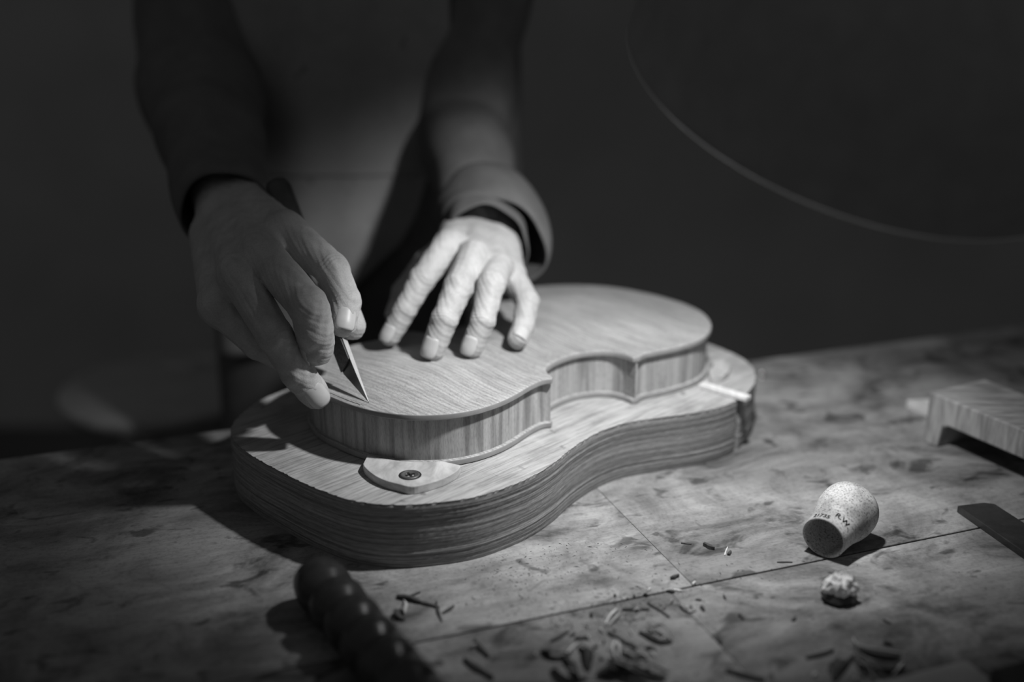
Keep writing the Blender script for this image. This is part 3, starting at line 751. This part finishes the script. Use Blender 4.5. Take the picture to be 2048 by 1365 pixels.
# ------------------------------------------------------------------ turned wooden knob with stamped marks
az = math.radians(50); CA = np.array([math.cos(az), math.sin(az), 0.])
PROF = [(0, 14.2), (6, 14.6), (14, 15.4), (20, 16.5), (24, 17.8), (30, 19.1), (37, 19.4), (42, 18.6), (45.5, 16.8), (47.2, 14.5), (48, 9), (48.2, .2)]
ps = cr(PROF, 5)
tiltc = math.asin((19.4-14.2)/36.)                      # lies on rim and belly
CA3 = unit(CA*math.cos(tiltc)+np.array([0, 0, math.sin(tiltc)]))
rimc = T(1647, 1077, 14.4)
rimc[2] = 14.4*math.cos(tiltc)
knob = thing('turned_wooden_knob', 'speckled turned wooden knob lying on its side with stamped numbers', 'tool handle', (rimc[0], rimc[1], 0))
KO = np.array([rimc[0], rimc[1], 0.])
inner = [(1.2, 12.6), (8, 12.2), (20, 12), (26, 10), (28, 4), (28.2, .2)]
V, F = lathe([tuple(q) for q in inner[::-1]]+[(.3, 13.2)]+[tuple(q) for q in ps], rimc-KO, CA3, 72)
recalc(obj('knob_body', V, F, M['cork'], knob))
u0 = np.array([0, 0, 1.])-CA3*CA3[2]; u0 = unit(u0); v0 = np.cross(CA3, u0)
def stamp(txt, size, s0, ang0, name):
    cu = bpy.data.curves.new(name, 'FONT'); cu.body = txt; cu.size = size*MM; cu.resolution_u = 3; cu.offset = .00009
    to = bpy.data.objects.new(name, cu); COL.objects.link(to); bpy.context.view_layer.update()
    me = bpy.data.meshes.new_from_object(to.evaluated_get(bpy.context.evaluated_depsgraph_get())); bpy.data.objects.remove(to); bpy.data.curves.remove(cu)
    n = len(me.vertices); co = np.zeros(n*3); me.vertices.foreach_get('co', co); co = co.reshape(-1, 3)/MM
    s = s0+co[:, 1]; r = np.interp(s, ps[:, 0], ps[:, 1])+.2; a = ang0+(co[:, 0]-np.ptp(co[:, 0])/2)/r
    W = rimc-KO+CA3*s[:, None]+r[:, None]*(np.cos(a)[:, None]*u0+np.sin(a)[:, None]*v0)
    me.vertices.foreach_set('co', (W*MM).ravel()); me.update(); me.materials.clear(); me.materials.append(M['ink'])
    o = bpy.data.objects.new(name, me); COL.objects.link(o); o.parent = knob
stamp('21735', 4.6, 2.2, math.radians(-14), 'stamped_number')
stamp('R.W.', 5.6, 7.0, math.radians(36), 'stamped_letters')

# white lump with glossy dark underside
lp = T(1677, 1202)
lump = thing('white_lump', 'small chalky white lump with glossy dark underside in front of the knob', 'lump', lp)
bm = bmesh.new(); bmesh.ops.create_icosphere(bm, subdivisions=4, radius=1); 
from mathutils import noise as mnoise
for v in bm.verts:
    c = v.co.copy(); k = 1+.32*mnoise.noise(c*1.7+Vector((3, 1, 2)))+.14*mnoise.noise(c*4.5)
    z = c.z*k; v.co = Vector((c.x*k*9.8*(1-.30*max(0, z)), c.y*k*7.*(1-.25*max(0, z)), 9.4+z*8.4+2.4*max(0, mnoise.noise(c*3.+Vector((9, 0, 0))))*max(0, z)*3))*MM
    if v.co.z < .0048: v.co.z = .0048
me = bpy.data.meshes.new('crown'); bm.to_mesh(me); bm.free(); me.materials.append(M['white']); me.polygons.foreach_set('use_smooth', [False]*len(me.polygons))
o = bpy.data.objects.new('crown', me); COL.objects.link(o); o.parent = lump
ang = np.linspace(0, 2*math.pi, 15)[:-1]; rad = 10.8+rng.uniform(-.9, .9, 14)
lower = np.column_stack([np.cos(ang)*rad*.86, np.sin(ang)*rad*.72, np.full(14, 0)]); mid = np.column_stack([np.cos(ang)*rad, np.sin(ang)*rad*.82, 3.1+rng.uniform(-.5, .5, 14)]); up_ = np.column_stack([np.cos(ang)*rad*.8, np.sin(ang)*rad*.66, np.full(14, 6.2)])
V = np.vstack([lower, mid, up_]); F = [(i*14+j, i*14+(j+1) % 14, (i+1)*14+(j+1) % 14, (i+1)*14+j) for i in range(2) for j in range(14)]+[tuple(range(13, -1, -1)), tuple(28+j for j in range(14))]
recalc(obj('base', V, F, M['gloss'], lump, False))

# ------------------------------------------------------------------ tools and offcuts round the edge
# striped softwood bridge block at the right
bo = T(1846, 884); e1 = unit([.46, -.89, 0]); e2_ = unit([.89, .46, 0])
blk = thing('bridge_block', 'striped softwood block with an arched underside at the far right of the bench', 'wood block', bo)
prof2 = [(0, 0), (0, 43), (190, 43), (190, 0), (176, 0), (172, 18), (166, 21), (22, 21), (16, 18), (13, 0)]
L_ = np.array(prof2, float); n = len(L_); V = []
for wd in (0, 62): V += [e1*a+e2_*wd+np.array([0, 0, b]) for a, b in L_]
F = [tuple(range(n)), tuple(range(2*n-1, n-1, -1))]+[(i, n+i, n+(i+1) % n, (i+1) % n) for i in range(n)]
o = recalc(obj('block_body', V, F, M['spruce'], blk, False)); bevel(o, 1.5, 2)
for wd in (5, 16, 27, 38, 49):
    pass
wq = [T(1812, 815), T(1862, 812), T(1856, 836)]; c = np.mean(wq, 0)
V, F = prism([(q-c)[:2]*1.0 for q in wq], 0, 7); o = obj('wood_wedge', V+c, F, M['pale'], None, False, at=c); tag(o, 'pale pointed wooden wedge just left of the striped block', 'wedge'); bevel(recalc(o), .6)
# dark steel straightedge
a = T(1915, 1012, 5); e1 = unit([.27, -.96, 0]); e2_ = unit([.96, .27, 0])
V, F = prism([(0, 0), (20, 5), (27, 3), (27+70, -240), (68, -248)], 0, 5)
o = recalc(obj('straightedge', V+[a[0], a[1], 0], F, M['darksteel'], None, False, at=(a[0], a[1], 0))); tag(o, 'dark flat steel bar at the right edge beyond the knob', 'straightedge'); bevel(o, .5)
# dull flat board and dark block at the lower right corner
c = T(1932, 1320, 6); e1 = -BU; e2_ = -BV
V, F = prism([c[:2], c[:2]+e1*80, c[:2]+e1*80+e2_*70, c[:2]+e2_*70], 0, 6)
o = recalc(obj('flat_board', V, F, M['pine'], None, False, at=(c[0], c[1], 0))); tag(o, 'dull flat wooden board in the lower right foreground corner', 'board'); bevel(o, .6)
c = T(1972, 1338, 14)+np.array([2, 0, 0])
V, F = prism([c[:2], c[:2]+BU*120, c[:2]+BU*120-BV*80, c[:2]-BV*80], 0, 14)
o = recalc(obj('dark_block', V, F, M['darkwood'], None, False, at=(c[0], c[1], 0))); tag(o, 'dark wooden block beside the flat board at the lower right edge', 'wood block'); bevel(o, 1.)
# dark beaded tool handle at the lower left
h0 = T(622, 1150, 15.); h1 = T(800, 1365, 15.); ha = unit(h1-h0); HL = np.linalg.norm(h1-h0)+60
prof = [(0, .2), (1, 6), (4, 11.), (9, 14.5), (16, 16)]
s = 16
while s < HL: prof += [(s+4, 16.6), (s+12, 15.8), (s+15, 12.6), (s+18, 12.4), (s+21, 15.6)]; s += 22
prof += [(s+4, 12), (s+4, .2)]
hd = thing('tool_handle', 'dark glossy ridged tool handle lying in the shade at lower left', 'tool handle', (h0[0], h0[1], 0))
V, F = lathe(prof, h0-[h0[0], h0[1], 0]+[0, 0, 1.6], ha, 40); recalc(obj('handle_body', V, F, M['darkwood'], hd))
# round stool behind the bench on the left, two scraps on its seat
SZ = -200.; sc = T(330, 768, SZ)
stool = thing('stool', 'round wooden stool hardly visible in the dark at the far left', 'stool', (sc[0], sc[1], -895)); SO = np.array([sc[0], sc[1], -895.])
V, F = lathe([(-26, .5), (-26, 118), (-22, 138), (-10, 146), (-3, 145), (0, 141), (0, .5)], np.array([sc[0], sc[1], SZ])-SO, (0, 0, 1), 64); recalc(obj('seat', V, F, M['pine'], stool))
for k in range(3):
    t = .5+k*2.094; q0 = np.array([sc[0]+70*math.cos(t), sc[1]+70*math.sin(t), SZ-24]); q1 = np.array([sc[0]+150*math.cos(t), sc[1]+150*math.sin(t), -893])
    V, F = sweep([q0-SO, (q0+q1)/2-SO, q1-SO], [16, 18, 14], 14); obj('leg', V, F, M['pine'], stool)
for (x0, y0, x1, y1), lab in (((326, 742, 388, 752), 'longer dim wood scrap lying on the stool seat'), ((398, 728, 428, 735), 'short dim wood scrap on the stool seat nearest the carving hand')):
    a, b = T(x0, y0, SZ), T(x1, y1, SZ); q = b-a; L = np.linalg.norm(q); d_ = unit(q); sd = np.cross([0, 0, 1], d_)
    V, F = prism([(0, -5), (L*.3, -8), (L, -3), (L*.9, 8), (L*.2, 6)], 0, 12); V = V[:, :1]*d_+V[:, 1:2]*sd+V[:, 2:]*np.array([0, 0, 1.])+a
    o = recalc(obj('wood_scrap', V, F, M['cleat'], None, False, at=a)); tag(o, lab, 'wood scrap'); bevel(o, 1.5)

# ------------------------------------------------------------------ splinters, shavings, dust
def splinter(p, q, wd, lab, mat='bark', grp=None, h=None, lift=0., name='splinter'):
    a, b = T(*p), T(*q); d_ = b-a; L = np.linalg.norm(d_); d_ = d_/L; sd = np.cross([0, 0, 1.], d_); h = h or wd*.7
    n = 7; V = []; F = []; ph = rng.uniform(0, 6)
    for i in range(n):
        t = i/(n-1); wv = wd*(.35+.65*math.sin(math.pi*min(1, .12+.86*t)))*.5*(1+.25*math.sin(9*t+ph)); off = .06*L*math.sin(3*t+ph)*.5
        c = a+d_*L*t+sd*off+np.array([0, 0, lift*math.sin(math.pi*t)])
        V += [c-sd*wv, c+sd*wv, c+sd*wv*.6+[0, 0, h], c-sd*wv*.7+[0, 0, h*.9]]
    for i in range(n-1):
        for j in range(4): F.append((i*4+j, i*4+(j+1) % 4, i*4+4+(j+1) % 4, i*4+4+j))
    F += [(3, 2, 1, 0), tuple(4*n-4+j for j in range(4))]
    o = recalc(obj(name, V, F, M[mat], None, False, at=(a+b)/2)); tag(o, lab, 'splinter' if name == 'splinter' else 'shaving', grp); return o
def shaving(px, wd, lab, mat='shaving', zs=None, grp=None, tilt=.5):
    P = cr([T(x, y)+np.array([0, 0, z]) for (x, y), z in zip(px, zs or [1]*len(px))], 6); P = resample(P, 1.2)
    t, n, b = frames(P); V = []
    for i in range(len(P)):
        f = math.sin(math.pi*min(1, .1+.86*i/(len(P)-1)))**.5; s = np.cross(t[i], [0, 0, 1.]); s = unit(s)*math.cos(tilt)+np.array([0, 0, math.sin(tilt)])
        V += [P[i], P[i]+s*wd*f]
    V = np.array(V); V[:, 2] = np.maximum(V[:, 2], .25)
    F = [(2*i, 2*i+1, 2*i+3, 2*i+2) for i in range(len(P)-1)]
    o = recalc(obj('wood_shaving', V, F, M[mat], None, at=P[len(P)//2])); solid(o, .35, 0); tag(o, lab, 'shaving', grp); return o
S = splinter
S((1244, 1221), (1298, 1223), 2.2, 'straight dark splinter lying level just below the bench seam')
S((1296, 1208), (1338, 1238), 1.8, 'dark slanting splinter right of the level splinter below the seam')
S((1213, 1250), (1232, 1220), 1.6, 'upper pale splinter of the steep pair below the seam', 'pale', lift=1.5)
S((1217, 1254), (1243, 1229), 1.6, 'lower pale splinter of the steep pair below the seam', 'shaving', lift=1.5)
S((1100, 1285), (1138, 1267), 2.2, 'dark slanting splinter at the left end of the foreground shavings')
S((1150, 1281), (1180, 1278), 2.4, 'short dark splinter in the middle of the foreground shavings')
S((1216, 1268), (1256, 1293), 2.6, 'dark splinter running into the paired pale curls in the foreground')
S((1258, 1290), (1273, 1300), 2.6, 'stubby dark chip right of the paired pale curls')
S((1128, 1318), (1156, 1288), 1.2, 'thin pale splinter leaning over the foreground shavings at left', 'pale', lift=2)
S((1362, 1088), (1383, 1090), 1.2, 'tiny dark splinter far left of the knob beyond the seam')
S((1407, 1092), (1429, 1101), 3.0, 'thick dark chip left of the knob beyond the seam', h=2.6)
S((1450, 1113), (1455, 1096), 1.2, 'tiny upright pale sliver between the thick dark chip and the knob', 'pale')
S((1456, 1112), (1462, 1106), 2.4, 'dark crumb touching the tiny pale sliver left of the knob')
S((1554, 1126), (1585, 1127), 1.2, 'thin dark splinter lying along the seam in front of the knob')
S((1341, 1160), (1358, 1155), 2.4, 'dark chip just above the seam near the plank joint', h=2.2)
S((1402, 1216), (1408, 1224), 2.6, 'dark triangular crumb below the seam right of the plank joint')
S((1478, 1231), (1486, 1241), 2.2, 'dark upright crumb below the seam midway to the white lump')
S((1584, 1244), (1592, 1238), 2.0, 'dark crumb to the lower left of the white lump')
S((794, 1197), (842, 1209), 3.2, 'dark twig-like splinter right of the ridged tool handle', lift=1)
S((838, 1207), (878, 1219), 2.4, 'dark splinter continuing the twig towards the right')
S((816, 1196), (841, 1187), 1.6, 'thin dark splinter branching above the twig')
S((873, 1206), (884, 1245), 2.0, 'dark bent splinter standing across the right end of the twig')
S((886, 1229), (908, 1214), 2.0, 'dark splinter right of the bent one by the twig')
S((950, 1284), (976, 1317), 3.2, 'upper blurred dark splinter at lower left in front of the seam')
S((930, 1322), (984, 1362), 3.6, 'lower blurred dark splinter at the bottom left of the shavings')
S((1613, 1319), (1667, 1304), 2.6, 'blurred dark splinter left of the right-hand shaving pile')
S((1661, 1334), (1677, 1319), 2.4, 'short blurred dark splinter touching the right-hand pile')
S((1679, 1347), (1708, 1315), 3.0, 'steep dark splinter at the left of the right-hand pile')
S((1452, 1346), (1530, 1364), 3.2, 'blurred dark splinter at the bottom edge between both piles')
S((1436, 1276), (1441, 1290), 2.6, 'dark crumb beside the plank joint in the foreground')
S((1766, 1242), (1782, 1250), 1.6, 'small dark curl of wood right of the white lump')
S((1767, 1288), (1783, 1293), 3.2, 'dark crumb above the curled shavings of the right-hand pile')
shaving([(1280, 1264), (1302, 1272), (1322, 1283), (1345, 1284)], 4.5, 'curled shaving with dark belly right of the foreground pile', 'bark', [.5, 1, 1, .6], tilt=.3)
shaving([(1300, 1262), (1320, 1264), (1338, 1275), (1346, 1283)], 3.0, 'pale curl arching over the dark-bellied shaving', 'shaving', [1, 4, 4, 1], tilt=.9)
shaving([(1228, 1284), (1240, 1297), (1241, 1318)], 2.0, 'right one of the paired pale curls in the foreground', 'pale', [2, 3, .6], tilt=.7)
shaving([(1240, 1292), (1229, 1301), (1231, 1318)], 1.8, 'left one of the paired pale curls in the foreground', 'pale', [2, 3, .6], tilt=.7)
shaving([(1130, 1314), (1152, 1335), (1158, 1362)], 5, 'dark curled shaving at the bottom left of the foreground pile', 'bark', [.6, 2, .6])
shaving([(1222, 1318), (1262, 1336), (1330, 1362)], 6, 'large dark shaving sweeping to the bottom edge of the foreground', 'bark', [.6, 3, .6], tilt=.4)
shaving([(1215, 1330), (1255, 1350), (1300, 1366)], 7, 'broad shaving below the large dark one at the bottom edge', 'shaving', [.6, 4, 1], tilt=.8)
shaving([(1240, 1300), (1268, 1312), (1282, 1322)], 4, 'short dark curl right of the paired pale curls', 'bark', [.5, 3, .6])
shaving([(1708, 1284), (1716, 1308), (1745, 1319), (1812, 1320)], 3.2, 'pale edge of a wide curl on the right-hand pile', 'pale', [1, 4, 5, 3], tilt=1.1)
shaving([(1720, 1292), (1752, 1303), (1800, 1312)], 8, 'wide dark curl behind the pale edge on the right-hand pile', 'bark', [.5, 1, .6], tilt=.25)
shaving([(1733, 1322), (1770, 1328), (1800, 1326)], 10, 'dark hollow shaving below the pale edge on the right-hand pile', 'bark', [.5, 1, .6], tilt=.2)
shaving([(1706, 1312), (1725, 1330), (1770, 1356)], 3, 'pale straight curl running to the bottom right edge', 'shaving', [3, 5, 1], tilt=.9)
shaving([(1707, 1326), (1735, 1344), (1752, 1364)], 3, 'second pale curl under the straight one at the bottom right edge', 'shaving', [3, 4, 1], tilt=.9)
shaving([(1700, 1330), (1685, 1348), (1672, 1366)], 6, 'dark shaving at the lower left foot of the right-hand pile', 'bark', [1, 2, .6], tilt=.3)
shaving([(1784, 1352), (1798, 1340), (1806, 1328)], 1.6, 'thin pale curl between the right-hand pile and the flat board', 'pale', [.6, 3, 1])
shaving([(800, 1226), (808, 1216), (816, 1222), (810, 1232)], 3.0, 'small bright curl under the twig right of the tool handle', 'pale', [1, 4, 4, 1], tilt=.9)
shaving([(803, 1224), (800, 1234), (811, 1241)], 4.0, 'small dark curl beneath the bright one by the tool handle', 'bark', [.5, 2, .5], tilt=.4)
for (cx, cy, sx, sy, k, lab, grp) in ((1200, 1310, 75, 32, 34, 'thin wood splinter in the middle foreground pile', 'small splinters of the middle foreground pile'),
                                      (1725, 1340, 40, 18, 12, 'thin wood splinter in the right-hand foreground pile', 'small splinters of the right-hand foreground pile'),
                                      (1330, 1195, 60, 14, 12, 'tiny wood splinter along the bench seam', 'tiny splinters along the bench seam')):
    for i in range(k):
        mm = ('bark', 'shaving', 'bark', 'pale')[i % 4]
        x_, y_ = rng.normal(cx, sx), min(1375, rng.normal(cy, sy)); t_a = rng.uniform(0, 6.28); L_s = rng.uniform(8, 26)*(1 if k > 12 else .7)
        S((x_, y_), (x_+L_s*math.cos(t_a), y_+L_s*.5*math.sin(t_a)), rng.uniform(.8, 2.2), {'bark': 'dark ', 'shaving': 'dull brownish-grey '.replace('brownish-', ''), 'pale': 'pale '}[mm]+lab, mm, {'bark': 'dark ', 'shaving': 'grey ', 'pale': 'pale '}[mm]+grp, lift=rng.uniform(0, 2))
shaving([(1088, 1300), (1112, 1312), (1140, 1308)], 5, 'dark curl at the far left of the foreground pile', 'bark', [.5, 3, .5], tilt=.4)
shaving([(1170, 1296), (1186, 1318), (1180, 1345)], 6, 'dark upright curl left of the paired pale curls', 'bark', [.5, 4, .5], tilt=.7)
shaving([(1110, 1336), (1140, 1352), (1176, 1354)], 7, 'wide grey curl at the bottom edge left of the large dark shaving', 'shaving', [.5, 4, .6], tilt=.6)
shaving([(1264, 1334), (1300, 1340), (1338, 1352)], 6, 'dark curl lying on the right end of the large dark shaving', 'bark', [2, 4, 2], tilt=.5)
shaving([(1190, 1350), (1230, 1342), (1262, 1352)], 8, 'dark folded shaving at the bottom edge under the large dark one', 'bark', [1, 5, 1], tilt=.5)
shaving([(1360, 1212), (1376, 1224), (1392, 1222)], 2.2, 'little pale curl just below the seam at the plank joint', 'pale', [.5, 2, .5], tilt=.8)
# dust and crumbs nobody could count, gathered along the seam and in the foreground
V = []; F = []; b_in = inset(loop, -4)[::6]
def crumb(p, s):
    a = rng.uniform(0, 6.28); c_, s_ = math.cos(a), math.sin(a); l = s*rng.uniform(.8, 3.2); o = len(V)
    for x, y, z in ((-l, 0, 0), (0, -s*.5, 0), (l, 0, 0), (0, s*.5, 0), (0, 0, s*.7)): V.append((p[0]+c_*x-s_*y, p[1]+s_*x+c_*y, z+.02))
    F.extend([(o, o+1, o+4), (o+1, o+2, o+4), (o+2, o+3, o+4), (o+3, o, o+4), (o+3, o+2, o+1, o)])
for cx, cy, sx, sy, k in ((1180, 1255, 70, 22, 420), (1250, 1225, 70, 20, 300), (1040, 1150, 60, 40, 260), (1330, 1190, 80, 20, 160), (1250, 1320, 110, 30, 240), (1480, 1200, 200, 60, 200), (1720, 1320, 70, 30, 160), (960, 1230, 120, 60, 120), (1150, 1110, 80, 50, 160)):
    for _ in range(k):
        x_, y_ = rng.normal(cx, sx), rng.normal(cy, sy)
        q = T(x_, y_) if 1085 < y_ < 1385 else None
        if q is not None and not inside(w2v(q)[None, :], b_in)[0]: crumb(q, abs(rng.normal(.22, .2))+.1)
o = obj('sawdust', V, F, M['bark'], None, False); tag(o, 'fine dark crumbs of wood strewn along the bench seam', 'sawdust', kind='stuff')
